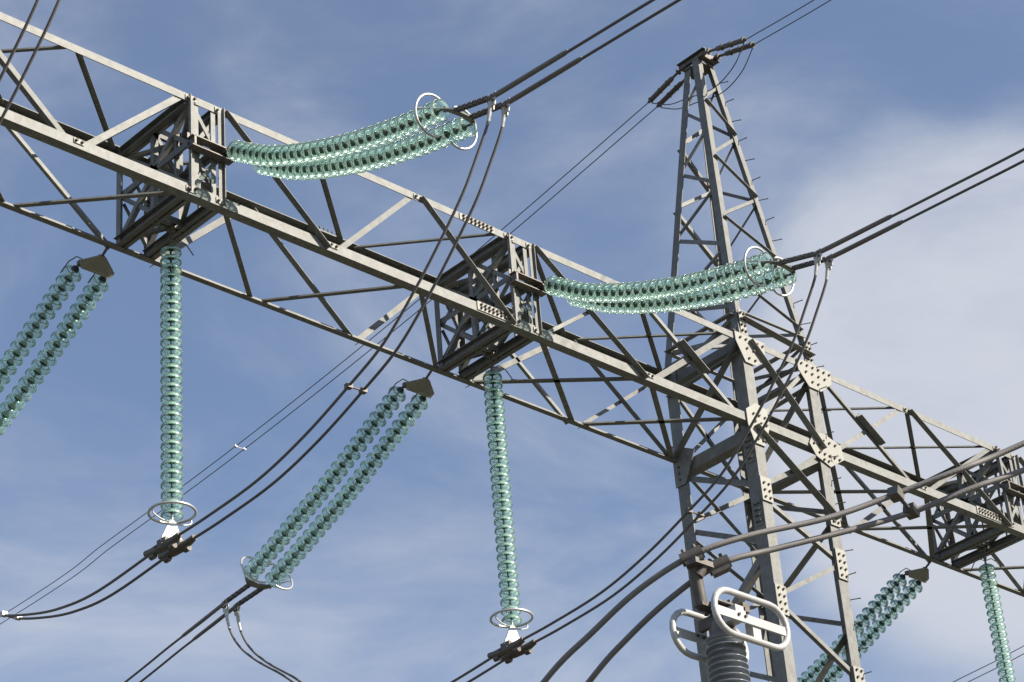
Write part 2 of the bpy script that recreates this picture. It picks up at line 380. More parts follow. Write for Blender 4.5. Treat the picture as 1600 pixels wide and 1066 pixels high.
# phase frames: four posts with paired angles, cross bracing, transverse channels
def channel(p0, p1, up, side, h=0.14, w=0.06, t=0.009):
    mb = MB(); p0, p1, up, side = V(p0), V(p1), V(up), V(side)
    prism(mb, p0, p1, [(0, 0), (h, 0), (h, w), (h - t, w), (h - t, t), (t, t), (t, w), (0, w)], up, side)
    return mb
def phase_frame(xa, xb, xp):
    for x, s in ((xa, 1), (xb, -1)):
        # near posts: one outer and one inner angle side by side
        for q, (o_, w) in enumerate(((0, .085), (0.095, .075))):
            xx = x + s * (-0.035 + o_)
            member('post', (xx, YN, ZB + 0.02), (xx, YN, ZT - 0.02), ex * s, -ey if q == 0 else ey, w, 0.009, off=0.004 if q == 0 else 0.016, w2=0.05)
        member('post', (x - s * 0.03, YF, ZB + 0.01), (x - s * 0.03, YF, ZT - 0.01), ex * s, -ey, 0.10, 0.01, off=0.015)
        for z in (ZB, ZT):
            up = ez if z == ZB else -ez
            bpart('cross_channel', channel((x + s * 0.0, YN + 0.018, z + up.z * 0.017), (x, YF - 0.018, z + up.z * 0.017), up, ex * -s, 0.13, 0.07))
            bpart('cross_channel', channel((x + s * 0.035, YN + 0.018, z + up.z * 0.017), (x + s * 0.035, YF - 0.018, z + up.z * 0.017), up, ex * s, 0.11, 0.05))
        zm = (ZB + ZT) / 2
        member('strut', (x, YN + 0.06, zm + 0.1), (x, YF - 0.06, zm + 0.1), -ez, ex * s, 0.10, 0.01)
        for a_, b_ in (((x, YN + .05, ZT - .12), (x, YC, zm + .02)), ((x, YN + .05, ZB + .12), (x, YC, zm + .02)), ((x, YF - .05, ZT - .12), (x, YC, zm + .02)), ((x, YF - .05, ZB + .12), (x, YC, zm + .02))):
            member('brace', a_, b_, ez, ex * s, 0.075, 0.008)
        member('brace', (x + s * .02, YN + .05, zm), (x + s * .02, YC, ZT - .1), ez, ex * s, 0.07, 0.008)
        member('brace', (x + s * .02, YF - .05, zm), (x + s * .02, YC, ZB + .1), ez, ex * s, 0.07, 0.008)
    xm = (xa + xb) / 2
    member('brace', (xa + .05, YN + .1, ZT - .13), (xb - .05, YC, ZT - .13), ez, ex, 0.06, 0.007)
    member('brace', (xb - .05, YC, ZT - .13), (xa + .05, YF - .1, ZT - .13), ez, ex, 0.06, 0.007)
    member('brace', (xa + .05, YN + .1, ZB + .13), (xb - .05, YC, ZB + .13), ez, ex, 0.06, 0.007)
    member('brace', (xb - .05, YC, ZB + .13), (xa + .05, YF - .1, ZB + .13), ez, ex, 0.06, 0.007)
    member('strut', (xa, YC, zm + .02), (xb, YC, zm + .02), ez, ey, 0.08, 0.008)
    for x, s in ((xa, 1), (xb, -1)):
        member('strut', (x, YC, ZB + .1), (x, YC, ZT - .1), ex * s, ey, 0.08, 0.008)
        member('brace', (x + s * .04, YN + .35, ZT - .1), (x + s * .04, YN + .35, ZB + .1), ex * s, ey, 0.055, 0.007)
    member('brace', (xa + .02, YC, ZB + .14), (xb - .02, YC, zm), ez, ey, 0.06, 0.007)
    member('brace', (xb - .02, YC, zm), (xa + .02, YC, ZT - .16), ez, ey, 0.06, 0.007)
    # cross bracing on near and far face of the frame
    zm = (ZB + ZT) / 2
    for y, n_ in ((YN + 0.03, ey), (YF - 0.04, -ey)):
        for (x1, z1, x2, z2) in ((xa + .04, ZT - .14, xb - .05, zm + .05), (xb - .04, ZT - .14, xa + .05, zm + .05), (xa + .04, ZB + .16, xb - .05, zm - .05), (xb - .04, ZB + .16, xa + .05, zm - .05)):
            member('lacing_bar', (x1, y + (0.012 if x1 > x2 else 0), z1), (x2, y + (0.012 if x1 > x2 else 0), z2), ex, n_, 0.06, 0.007)
    # longitudinal carriers
    bpart('carrier_beam', channel((xa - .01, YC - .07, ZB + .03), (xb + .01, YC - .07, ZB + .03), ez, ey, 0.12, 0.05))
    bpart('carrier_beam', channel((xa - .01, YC + .07, ZB + .03), (xb + .01, YC + .07, ZB + .03), ez, -ey, 0.12, 0.05))
    bpart('carrier_beam', channel((xa - .01, YC, ZT - .16), (xb + .01, YC, ZT - .16), ez, ey, 0.12, 0.05))
    # twin anchor channels across the near posts
    zc = 19.13
    mb = MB()
    for zz in (zc - 0.085, zc + 0.055):
        prism(mb, V((xa - 0.08, YN - 0.150, zz)), V((xb + 0.10, YN - 0.150, zz)), [(0, 0), (0.014, 0), (0.014, 0.11), (0.095, 0.11), (0.095, 0.12), (0, 0.12)], ez, ey)
    box(mb, (xa - .04, YN - .09, zc), .03, .12, .13); box(mb, (xb + .05, YN - .09, zc), .03, .12, .13)
    bpart('anchor_channel', mb, M_FIT)
for (a, b), p in zip(BOX, PH): phase_frame(a, b, p)

# splice plates with bolt rows, joint bolts
def bolt_rows(mb, c, ux, uy, nx, ny, dx, dy, nrm, r=0.017, h=0.03):
    for i in range(nx):
        for j in range(ny):
            bolt(mb, V(c) + V(ux) * dx * (i - (nx - 1) / 2) + V(uy) * dy * (j - (ny - 1) / 2), nrm, r, h)
for x0, z0, L_, w in ((19.42, ZT - 0.065, 0.62, .105), (19.62, ZB + 0.085, 0.62, .13), (9.0, ZT - 0.065, .6, .105), (30.0, ZB + 0.085, 0.6, .13)):
    mb = MB(); box(mb, (x0, YN - 0.009, z0), L_, 0.012, w); bolt_rows(mb, (x0, YN - 0.015, z0), ex, ez, 8, 2, 0.07, 0.05, -ey)
    bpart('splice_plate', mb, [M_PLATE, M_BOLT])
mb = MB(); box(mb, (18.0, YN + 0.085, ZB + 0.022), .6, 0.11, 0.014)
bolt_rows(mb, (18.0, YN + 0.09, ZB + 0.029), ex, ey, 8, 2, 0.07, 0.06, ez, 0.012, 0.045); bpart('splice_plate', mb, [M_PLATE, M_BOLT])
mb = MB(); box(mb, (18.0, YF - 0.085, ZT - 0.022), .6, 0.11, 0.014)
bolt_rows(mb, (18.0, YF - 0.09, ZT - 0.0), ex, ey, 8, 2, 0.07, 0.06, ez, 0.012, 0.05); bpart('splice_plate', mb, [M_STEEL, M_BOLT])
def node_plate(xc, zc, w, h, pts):
    mb = MB(); box(mb, (xc, YN - .009, zc), w, .010, h)
    for x, z in pts: bolt(mb, (x, YN - .012, z), -ey, .018, .03, 1)
    bpart('washer_plate', mb, [M_PLATE, M_BOLT])
for (a, b) in BOX:
    for x in (a, b):
        for z in (ZT - 0.06, ZB + 0.07): node_plate(x, z, .16, .07, [(x - .05, z - .01), (x + .05, z + .01)])
for x in (11.45, 13.16, 16.91, 22.49, 28.39): node_plate(x + .01, ZB + .09, .14, .07, [(x - .03, ZB + .09), (x + .05, ZB + .09)])
for x in (11.45, 18.38, 22.40, 28.3): node_plate(x + .01, ZT - .06, .14, .06, [(x - .03, ZT - .06), (x + .05, ZT - .06)])

# ------------------------------------------------------------------ lattice tower
tower = thing('lattice_tower', 'tall grey steel lattice tower with tapering peak, standing through the beam', 'steel tower', ((XL + XR) / 2, YC, 0))
def tpart(name, mb, mats=M_STEEL):
    o = mb.obj(name, mats, tower); o.matrix_parent_inverse = Matrix.Translation(-tower.location); return o
def tmember(name, p0, p1, da, db, w=0.08, t=0.008, off=0.0, w2=None):
    mb = MB(); angle(mb, p0, p1, da, db, w, t, w2, off); return tpart(name, mb)
ZK = 20.25; ZA = 25.6
def leg(n, z):
    x0 = XL if n[1] == 'L' else XR; y0 = YN if n[0] == 'N' else YF
    if z <= 20.0: return V((x0, y0, z))
    t = (z - 20.0) / (ZA - 20.0)
    x1 = (XL + XR) / 2 + (0.17 if n[1] == 'R' else -0.18) + (0.04 if n == 'FL' else 0); y1 = YC + (0.14 if n[0] == 'F' else -0.17)
    return V((x0 + (x1 - x0) * t, y0 + (y1 - y0) * t, z))
def dirs(n): return (ex if n[1] == 'L' else -ex), (ey if n[0] == 'N' else -ey)
for n in ('NL', 'NR', 'FL', 'FR'):
    a, b = dirs(n)
    p = leg(n, 0) - a * 0.004 - b * 0.004; q = leg(n, 20.0) - a * 0.004 - b * 0.004
    tmember('leg', p, q, a, b, 0.20, 0.018, w2=.215)
    tmember('peak_leg', leg(n, 20.0) - ez * 0.0, leg(n, ZA), a, b, 0.104, 0.013, w2=0.13)
def tdiag(n1, z1, n2, z2, w=0.08, style='flat', pull=0.04, name='brace', w2=None):
    p0, p1 = leg(n1, z1), leg(n2, z2); d = (p1 - p0).normalized()
    if n1[0] == n2[0]: nr = ey if n1[0] == 'N' else -ey       # inward normal
    else: nr = ex if n1[1] == 'L' else -ex
    up = d.cross(nr); up = up if up.z > 0 else -up
    p0 = p0 + d * pull - up * w * .45; p1 = p1 - d * pull - up * w * .45
    if style == 'flat': return tmember(name, p0, p1, up, nr, w, 0.008, off=0.022, w2=w2)
    return tmember(name, p0, p1, up, -nr, w, 0.008, off=0.006)
# body below the beam
for s in ('N', 'F'):
    L_, R_ = s + 'L', s + 'R'
    tdiag(L_, 18.43, R_, 17.33, .12 if s == 'N' else .07, 'fin' if s == 'N' else 'flat'); tdiag(R_, 18.40, L_, 17.42, .085, 'flat', w2=.16 if s == 'N' else None)
    zs = [17.30, 16.66, 15.72, 14.86, 14.02, 13.15, 12.2, 11.2, 10.1, 9.0, 7.8, 6.5, 5.2, 3.8, 2.3, 0.9]
    for i in range(len(zs) - 1):
        a, b = (L_, R_) if i % 2 == 0 else (R_, L_)
        tdiag(a, zs[i], b, zs[i + 1], .075, 'flat')
for s in ('L', 'R'):
    N_, F_ = 'N' + s, 'F' + s
    tdiag(F_, 18.22, N_, 17.45, .085); 
    if s == 'L': zs = [(F_, 17.36), (N_, 16.55), (F_, 15.30), (N_, 14.45), (F_, 13.3), (N_, 12.3), (F_, 11.2), (N_, 10.1), (F_, 9.0), (N_, 7.8), (F_, 6.5), (N_, 5.2), (F_, 3.8), (N_, 2.3), (F_, .9)]
    else: zs = [(N_, 17.36), (F_, 16.45), (N_, 15.68), (F_, 14.5), (N_, 13.6), (F_, 12.5), (N_, 11.5), (F_, 10.4), (N_, 9.2), (F_, 8.), (N_, 6.6), (F_, 5.2), (N_, 3.8), (F_, 2.3), (N_, .9)]
    for (a, z1), (b, z2) in zip(zs[:-1], zs[1:]): tdiag(a, z1, b, z2, .11 if a == N_ else .08, 'flat')
    # bracing of the beam depth and knee plates
    tdiag(N_, 19.80, F_, 18.50, .12, 'fin' if s == 'L' else 'flat')
    for z, w in ((18.41, .19), (19.87, .14)):
        mb = MB(); p0, p1 = leg(N_, z) + ey * .02, leg(F_, z) - ey * .02
        angle(mb, p0 - ez * (w if z < 19 else w), p1 - ez * w, ez, ex if s == 'L' else -ex, w, 0.012, off=0.02); tpart('cross_member', mb)
    tdiag(F_, 19.85, N_, 20.3, .07); tdiag(F_, 20.3, N_, 19.9, .07)
for z1, z2, w in ((20.34, 20.38, .06), (20.24, 20.08, .12)): tdiag('NL', z1, 'NR', z2, w, 'fin')
tdiag('FL', 20.3, 'FR', 20.3, .08)
for z1, z2 in ((20.32, 20.32), (20.02, 20.02), (19.55, 19.62)): tdiag('FR', z1, 'NR', z2, .09, 'flat'); tdiag('FL', z1, 'NL', z2, .09, 'fin')

# peak bracing
def zig(seq, w=0.06, st='flat'):
    for k, ((a, z1), (b, z2)) in enumerate(zip(seq[:-1], seq[1:])): tdiag(a, z1, b, z2, .04 if (a[0] == 'N' and b[0] == 'F') else w, 'fin' if (a[1] == 'L' and b[1] == 'R') else 'flat')
zig([('NR', 25.15), ('NL', 24.68), ('NR', 24.13), ('NL', 23.48), ('NR', 22.95), ('NL', 22.22), ('NR', 21.80), ('NL', 21.05), ('NR', 20.52)])
zig([('FR', 24.6), ('FL', 24.05), ('FR', 23.5), ('FL', 22.88), ('FR', 22.22), ('FL', 21.5), ('FR', 20.9), ('FL', 20.35)], .075)
for s in 'LR': zig([('N' + s, 25.2), ('F' + s, 24.7), ('N' + s, 24.1), ('F' + s, 23.52), ('N' + s, 22.88), ('F' + s, 22.3), ('N' + s, 21.65), ('F' + s, 21.05), ('N' + s, 20.45)])
# peak head: cross beam that carries the ground wires
mb = MB(); cxp = (XL + XR) / 2
for s in (-1, 1):
    prism(mb, V((cxp + s * .13, YC - .32, ZA - .05)), V((cxp + s * .13, YC + .28, ZA - .05)), [(0, 0), (.13, 0), (.13, .06), (.12, .06), (.12, .01), (.01, .01), (.01, .06), (0, .06)], ez, ex * s)
for y in (YC - .22, YC + .18): box(mb, (cxp, y, ZA + .0), .30, .10, .10)
box(mb, (cxp, YC - .02, ZA - .12), .36, .36, .012)
tpart('head_beam', mb, M_FIT)

# gusset plates with bolts
def gusset(face, pts, bolts, name='gusset_plate', t=0.014):
    """face 'N': plate on the near side (points x,z)"""
    mb = MB(); y = YN - 0.030
    P = [V((x, y, z)) for x, z in pts]
    plate(mb, P, ey, t, 0)
    for x, z in bolts: bolt(mb, (x, y, z), -ey, 0.018, 0.028)
    tpart(name, mb, [M_PLATE, M_BOLT])
def grid(x0, z0, nx, nz, dx, dz): return [(x0 + i * dx, z0 + j * dz) for i in range(nx) for j in range(nz)]
gusset('N', [(XL - .14, ZT + .01), (XL + .50, ZT + .01), (XL + .46, ZT - .30), (XL + .24, ZT - .46), (XL + .02, ZT - .46), (XL - .14, ZT - .14)],
       grid(XL - .04, ZT - .07, 5, 1, .12, .1) + grid(XL + .08, ZT - .22, 3, 1, .14, .1) + grid(XL + .1, ZT - .38, 2, 1, .13, .1))
gusset('N', [(XR - .42, ZT + .01), (XR + .34, ZT + .01), (XR + .32, ZT - .2), (XR + .05, ZT - .42), (XR - .22, ZT - .42), (XR - .42, ZT - .18)],
       grid(XR - .34, ZT - .06, 6, 1, .125, .1) + grid(XR - .26, ZT - .18, 4, 1, .14, .1) + grid(XR - .14, ZT - .32, 2, 1, .13, .1))
gusset('N', [(XL - .12, ZB + .18), (XL + .1, ZB + .34), (XL + .34, ZB + .30), (XL + .34, ZB + .0), (XL + .2, ZB - .34), (XL - .02, ZB - .34), (XL - .12, ZB - .06)],
       grid(XL + .02, ZB + .14, 3, 1, .12, .1) + grid(XL + .04, ZB + .02, 3, 1, .12, .1) + grid(XL + .06, ZB - .14, 2, 2, .1, -.12))
gusset('N', [(XR - .42, ZB + .04), (XR - .30, ZB + .24), (XR - .05, ZB + .30), (XR + .30, ZB + .20), (XR + .34, ZB - .02), (XR, ZB - .24), (XR - .30, ZB - .14)],
       grid(XR - .32, ZB + .06, 3, 1, .11, .1) + grid(XR - .22, ZB - .06, 5, 1, .11, .1) + grid(XR - .1, ZB + .16, 3, 1, .13, .1) + grid(XR - .14, ZB - .16, 2, 1, .1, .1))
for n, z, h in (('L', 17.38, .38), ('R', 17.32, .22), ('R', 16.60, .48), ('L', 15.68, .44), ('R', 14.80, .44), ('L', 13.95, .44), ('R', 13.1, .44), ('L', 12.1, .4), ('R', 11.1, .4)):
    x0 = XL - .02 if n == 'L' else XR - .20
    gusset('N', [(x0, z + h / 2), (x0 + .22, z + h / 2), (x0 + .22, z - h / 2), (x0, z - h / 2)], grid(x0 + .06, z - h / 2 + .06, 2, max(2, int(h / .11)), .1, .11))
# bolted rows on the leg splices
for xa_, sg in ((XL, 1), (XR, -1)):
    mb = MB(); box(mb, (xa_ + sg * .095, YN - .010, 20.13), .13, .008, .42)
    for z in (19.98, 20.08, 20.18, 20.28):
        for q in (.06, .13): bolt(mb, (xa_ + sg * q, YN - .013, z), -ey, .02, .03, 1)
    tpart('leg_splice', mb, [M_PLATE, M_BOLT])
for z0, n_ in ((17.9, 5), (16.9, 4)):
    mb = MB(); box(mb, (XL - .010, YN + .10, z0 + .09 * (n_ - 1) / 2), .008, .13, .09 * n_ + .04)
    for k in range(n_):
        for q in (.07, .13): bolt(mb, (XL - .013, YN + q, z0 + .09 * k), -ex, .018, .03, 1)
    tpart('leg_splice', mb, [M_STEEL, M_BOLT])
# far/left joint plate under the beam
mb = MB(); plate(mb, [(XL - .03, YF - .42, ZB + .06), (XL - .03, YF + .02, ZB + .3), (XL - .03, YF + .02, ZB - .4), (XL - .03, YF - .18, ZB - .4)], ex, .014)
for k in range(3): bolt(mb, (XL - .03, YF - .08, ZB - .1 - k * .1), -ex, .018, .02)
tpart('gusset_plate', mb, [M_STEEL, M_BOLT])
# step bolts up one leg
z = 10.0
while z < 25.2:
    p = leg('NR', z); mb = MB(); s = ex if int(z / .38) % 2 else -ey
    s2 = (ex * .25 - ey * .97) if int(z / .38) % 2 else (ex * .55 - ey * .83)
    cyl(mb, p, p + s2 * .15, .008, n=6); cyl(mb, p + s2 * .14, p + s2 * .15, .013, n=6); tpart('step_bolt', mb, M_BOLT); z += .38
mb = MB()
for n in ('NL', 'NR', 'FL', 'FR'):
    p = leg(n, 0); box(mb, (p.x, p.y, .2), .7, .7, .4)
tpart('footing', mb, M_CONC)

# ------------------------------------------------------------------ insulators
def disc_mesh(D=0.255):
    R = D / 2; mb = MB()
    prof = [(.040, -.030), (.062, -.031), (.086, -.037), (.106, -.049), (.121, -.065), (.131, -.084), (R, -.102), (R - .001, -.108), (R - .007, -.109), (R - .011, -.100),
            (.119, -.086), (.108, -.068), (.092, -.055), (.086, -.074), (.080, -.074), (.076, -.049), (.036, -.040)]
    lathe(mb, prof, 22, closed=True)
    return mb.mesh('glass_disc', M_GLASS)
def cap_mesh():
    mb = MB()
    lathe(mb, [(.0, .004), (.022, .002), (.042, -.008), (.047, -.024), (.053, -.042), (.046, -.050), (.022, -.058), (.016, -.066), (.016, -.118), (.020, -.124), (.0, -.127)], 12)
    return mb.mesh('cap', M_CAP)
GLASS, CAP = disc_mesh(0.260), cap_mesh()

def string_on(root, P, pitch, capr=0.8):
    """discs along path P (world points, from the steel outwards)"""
    P = [V(p) for p in P]; acc = [0.0]
    for a, b in zip(P[:-1], P[1:]): acc.append(acc[-1] + (b - a).length)
    n = int(round(acc[-1] / pitch)); step = acc[-1] / n
    def at(s):
        for i in range(len(P) - 1):
            if s <= acc[i + 1] + 1e-9: return P[i].lerp(P[i + 1], (s - acc[i]) / (acc[i + 1] - acc[i]))
        return P[-1]
    k = pitch / 0.127
    for i in range(n):
        a, b = at(i * step), at((i + 1) * step); d = (b - a).normalized()
        q = (-d).to_track_quat('Z', 'Y') 
        o = bpy.data.objects.new('glass_disc', GLASS); col.objects.link(o)
        o.parent = root; o.location = a - root.location; o.rotation_mode = 'QUATERNION'; o.rotation_quaternion = q @ Matrix.Rotation(random.uniform(0, 6.28), 3, 'Z').to_quaternion()
        o.scale = (1, 1, step / 0.127)
        c = bpy.data.objects.new('cap', CAP); col.objects.link(c); c.parent = o; c.scale = (capr, capr, 1)

def rpart(root, name, mb, mats):
    o = mb.obj(name, mats, root); o.matrix_parent_inverse = Matrix.Translation(-root.location); return o

def arc(c, a, b, r, t0, t1, n=28): return [V(c) + V(a) * r * math.cos(t0 + (t1 - t0) * i / n) + V(b) * r * math.sin(t0 + (t1 - t0) * i / n) for i in range(n + 1)]

KS = 0.07                                   # the line crosses the beam slightly askew
def lx(xp, y, s): return xp + s + KS * (YC - y)

def suspension(xp, label):
    top = V((xp + .03, YC, 18.19)); root = thing('suspension_insulator', label, 'insulator', (xp + .03, YC, 18.35), 'glass insulator strings hanging straight down from the beam')
    string_on(root, [top, V((xp + .03, YC, 14.53))], 0.1265)
    mb = MB(); x = xp + .03
    tube(mb, [(x, YC, 18.19), (x, YC, 18.42)], .016); box(mb, (x, YC, 18.46), .07, .14, .05); tube(mb, arc((x, YC, 18.30), ex, ez, .035, 0, 6.28, 14), .012)
    rpart(root, 'hanger', mb, M_FIT)
    for s in (-1, 1):
        mb = MB(); d = (ex * .8 + ey * -.6) * s
        tube(mb, [V((x, YC, 18.24)), V((x, YC, 18.28)) + d * .10, V((x, YC, 18.22)) + d * .18, V((x, YC, 18.06)) + d * .27], .008, 6)
        rpart(root, 'arcing_horn', mb, M_FIT)
    mb = MB(); c = V((x, YC, 14.60)); tube(mb, arc(c, ex, ey, .265, 0, 2 * math.pi * .999, 40)[:-1], .017, 10, closed=True)
    r_ = rpart(root, 'corona_ring', mb, M_RING)
    mb = MB()
    for s in (-1, 1):
        tube(mb, spline([c + ex * s * .262, c + ex * s * .262 - ez * .07, c + ex * s * .14 - ez * .12, c - ez * .12], 5), .010, 6)
    b_ = mb.obj('ring_bracket', M_ALU, r_)
    mb = MB()                                  # bright yoke plate, flat towards the camera side
    z0 = 14.47
    tube(mb, [(x, YC, 14.56), (x, YC, z0)], .018)
    plate(mb, [(x - .03, YC - .012, z0 + .03), (x + .03, YC - .012, z0 + .03), (x + .115, YC - .012, z0 - .15), (x + .13, YC - .012, z0 - .22), (x - .13, YC - .012, z0 - .22), (x - .115, YC - .012, z0 - .15)], ey, .02)
    rpart(root, 'yoke_plate', mb, M_ALU)
    for s in (-.1, .1):
        mb = MB(); xx = xp + s; zc = 14.14 if s < 0 else 14.16
        for k in (-1, 1): tube(mb, [(x + math.copysign(.10, s) + k * .022, YC, z0 - .17), (xx + k * .025, YC, zc + .06)], .014, 6)
        rpart(root, 'clamp_link', mb, M_ALU)
        mb = MB(); d = V((-KS, 1, 0)).normalized()
        p = V((xx, YC, zc)); sl = ez
        tube(mb, [p - d * .30 + ez * .035, p - d * .20 + ez * .01, p - d * .07 - ez * .005, p + d * .07 - ez * .005, p + d * .20 + ez * .0, p + d * .30 + ez * .02], .045, 10, rad=[.036, .046, .058, .058, .046, .036])
        box(mb, p + ez * .05, .05, .16, .09); 
        for k in (-.06, .06): cyl(mb, p + d * k - ex * .07, p + d * k + ex * .07, .014, n=6)
        # counterweights
        for k in (-1, 1): cyl(mb, p + d * k * .13 - ez * .06, p + d * k * .21 - ez * .06, .036, n=12)
        rpart(root, 'suspension_clamp', mb, M_FIT)
    return root
names = {0: 'outermost left', 1: 'left', 2: 'middle', 3: 'right'}
suspension(PH[0], 'vertical green glass insulator string off the upper left end of the beam')
suspension(PH[1], 'leftmost vertical green glass insulator string, with a ring and clamps at its foot')
suspension(PH[2], 'middle vertical green glass insulator string, with an oval ring at its foot')
suspension(PH[3], 'vertical green glass insulator string at the lower right edge, right of the tower')

def yoke_rings(root, c, d, s_half, ends):
    """c centre of the yoke, d unit direction outwards along the line"""
    up = perp(d, ez); sd = ex
    mb = MB()
    P = [c - sd * (s_half + .03) - d * .02, c - sd * (s_half + .03) + d * .02, c - sd * .14 + d * .10, c + sd * .14 + d * .10, c + sd * (s_half + .03) + d * .02, c + sd * (s_half + .03) - d * .02, c + d * .02]
    plate(mb, [p - up * .008 for p in P], up, .016)
    for s in (-1, 1): cyl(mb, c + sd * s * s_half - up * .03 + d * .01, c + sd * s * s_half + up * .03 + d * .01, .02, n=8)
    yp = rpart(root, 'yoke_plate', mb, M_STEEL)
    for s in (-1, 1):
        mb = MB(); cc = c + sd * s * (s_half + .0) - d * .20
        t0 = math.pi * .5 + s * -.0
        pts = [cc + sd * s * .24 * math.cos(t) + up * .24 * math.sin(t) for t in [(-2.05 + 4.1 * i / 30) for i in range(31)]]
        tube(mb, pts, .0155, 8)
        rg = rpart(root, 'corona_ring', mb, M_RING)
        mb = MB(); tube(mb, spline([cc + sd * s * .24, cc + sd * s * .16 + d * .06, c + sd * s * (s_half + .02) + d * .02], 5), .009, 6)
        mb.obj('ring_bracket', M_RING, rg)
    for s, e in zip((-.1, .1), ends):
        mb = MB(); a = c + sd * s * 1.1 + d * .08; e = V(e); L_ = (e - a).length; dd = (e - a).normalized(); s1 = perp(dd, sd); u1 = dd.cross(s1)
        for q in (-1, 1): box(mb, (a + e) / 2 + s1 * q * .022, .010, L_, .045, (s1, dd, u1))
        n_ = int(L_ / .09)
        for k in range(n_): cyl(mb, a + dd * (.05 + k * .085) - s1 * .045, a + dd * (.05 + k * .085) + s1 * .045, .012, n=6)
        rpart(root, 'adjuster_plate', mb, M_FIT)

GN = 'twin glass strain strings reaching out from the near side of the beam'
def near_side(xp, ident, labs):
    # profile of the sagging strings (x offset, y, z)
    sa = [(19.74, 19.10), (19.40, 18.86), (19.06, 18.63), (18.60, 18.39), (18.13, 18.18), (17.57, 17.96), (17.01, 17.78), (16.5, 17.64), (16.02, 17.53)]
    for k, (s, lab) in enumerate(((.20, labs[0]), (.60, labs[1]))):
        root = thing('strain_insulator', lab, 'insulator', (xp + s, 19.74, 19.10), GN)
        P = spline([(xp + s, y, z - (0.03 if k else 0)) for y, z in sa], 4)
        string_on(root, P, 0.1445)
        mb = MB(); a = V((xp + s, 19.80, 19.13)); tube(mb, [a, P[0]], .018); box(mb, a, .05, .05, .07); rpart(root, 'clevis', mb, M_FIT)
    root = thing('strain_yoke', labs[2], 'yoke plate', (xp + .25, 19.93, 19.12), 'anchor plates where the strings leave the near side of the beam')
    mb = MB(); plate(mb, [(xp + .14, 19.78, 19.10), (xp + .66, 19.78, 19.10), (xp + .36, 19.94, 19.12), (xp + .16, 19.94, 19.12)], ez, .016); rpart(root, 'plate', mb, M_FIT)
    mb = MB(); cyl(mb, (xp + .26, 19.92, 19.05), (xp + .26, 19.92, 19.20), .02, n=8); cyl(mb, (xp + .26, 19.96, 19.12), (xp + .26, 19.86, 19.12), .024, n=8); rpart(root, 'shackle', mb, M_FIT)
    d = V((0, -1, -.20)).normalized(); c = V((xp + .40, 15.99, 17.51))
    root = thing('corona_ring_yoke', labs[3], 'corona ring set', c, 'corona ring sets at the line ends of the strings')
    yoke_rings(root, c, d, .20, [(lx(xp, 15.35, q), 15.37, 17.335) for q in (-.1, .1)])
    # conductors
    for k, s in enumerate((-.1, .1)):
        root = thing('line_conductor', labs[4 + k], 'power line', (lx(xp, 15.35, s), 15.35, 17.33), 'line conductors leaving on the near side')
        P = [V((lx(xp, y, s), y, z)) for y, z in ((15.35, 17.33), (15.0, 17.31), (13.5, 17.285), (12.2, 17.27), (9, 17.29), (4, 17.45), (-4, 18.0), (-20, 19.9), (-60, 28.0))]
        mb = MB(); tube(mb, spline(P, 6), .0165, 8); rpart(root, 'cable', mb, M_WIRE)
        mb = MB(); tube(mb, [P[0] + V((0, .05, .0)), P[0].lerp(P[1], .6), P[0] + (P[2] - P[0]).normalized() * 1.06, P[0] + (P[2] - P[0]).normalized() * 1.12], .028, 10, rad=[.030, .030, .028, .018]); rpart(root, 'dead_end_sleeve', mb, M_THICK)
        mb = MB(); q = P[0]
        plate(mb, [q + V((-.008, .05, .03)), q + V((-.008, -.09, .03)), q + V((-.008, -.06, -.12)), q + V((-.008, .03, -.12))], ex, .016)
        for a_ in (-.04, .02):
            for b_ in (-.0, -.06): bolt(mb, q + V((-.008, a_, b_)), -ex, .014, .02)
        rpart(root, 'terminal_pad', mb, [M_WHITE, M_BOLT])

J_A = [(15.36, 17.27), (15.41, 17.05), (15.62, 16.70), (15.85, 16.36), (16.20, 15.97), (16.62, 15.55), (17.13, 15.12), (17.69, 14.84), (18.4, 14.54), (19.15, 14.32), (20.0, 14.21), (20.763, 14.15), (21.9, 14.02), (22.6, 14.06), (23.2, 14.20), (23.8, 14.42), (24.35, 14.78), (24.9, 15.24), (25.4, 15.62), (25.75, 15.96), (25.95, 16.30), (26.02, 16.62)]
def jumper(xp, s, lab):
    root = thing('jumper_cable', lab, 'jumper cable', (lx(xp, YC, s), YC, 14.15), 'jumper cables looping under the beam')
    dz = .01 if s > 0 else 0
    P = spline([V((lx(xp, y, s), y, z + dz)) for y, z in J_A], 6)
    mb = MB(); tube(mb, P, .0165, 8); rpart(root, 'cable', mb, M_WIRE)
    for e, nm in ((P[:8], 0), (P[-8:][::-1], 1)):
        mb = MB(); q = e[0]
        tube(mb, [q, e[1], e[3], e[6]], .025, 10, rad=[.030, .027, .023, .019])
        plate(mb, [q + V((.010, -.05, .08)), q + V((.010, .05, .08)), q + V((.010, .03, -.10)), q + V((.010, -.03, -.10))], ex, .014)
        for k in (-.02, .03, .06): bolt(mb, q + V((.024, .0, k)), ex, .014, .02); bolt(mb, q + V((.010, .0, k)), -ex, .014, .02)
        rpart(root, 'terminal_lug', mb, [M_WHITE, M_BOLT])
def spacer(p, q, r, lab, group, mats=M_FIT, name='cable_spacer'):
    p, q = V(p), V(q); mb = MB(); cyl(mb, p, q, r * .55, n=8)
    o = thing(name, lab, 'cable spacer', p.lerp(q, .5), group)
    rpart(o, 'bar', mb, mats)
    for a in (p, q):
        mb = MB(); d = (q - p).normalized(); w = perp(d, ey); box(mb, a, r * 3.6, r * 3.2, r * 2.6, (d, w, d.cross(w))); bolt(mb, a + w * r * 1.6, w, r * .6, r, 0); rpart(o, 'clamp', mb, mats)
GF = 'twin glass strain strings reaching out from the far side of the beam'
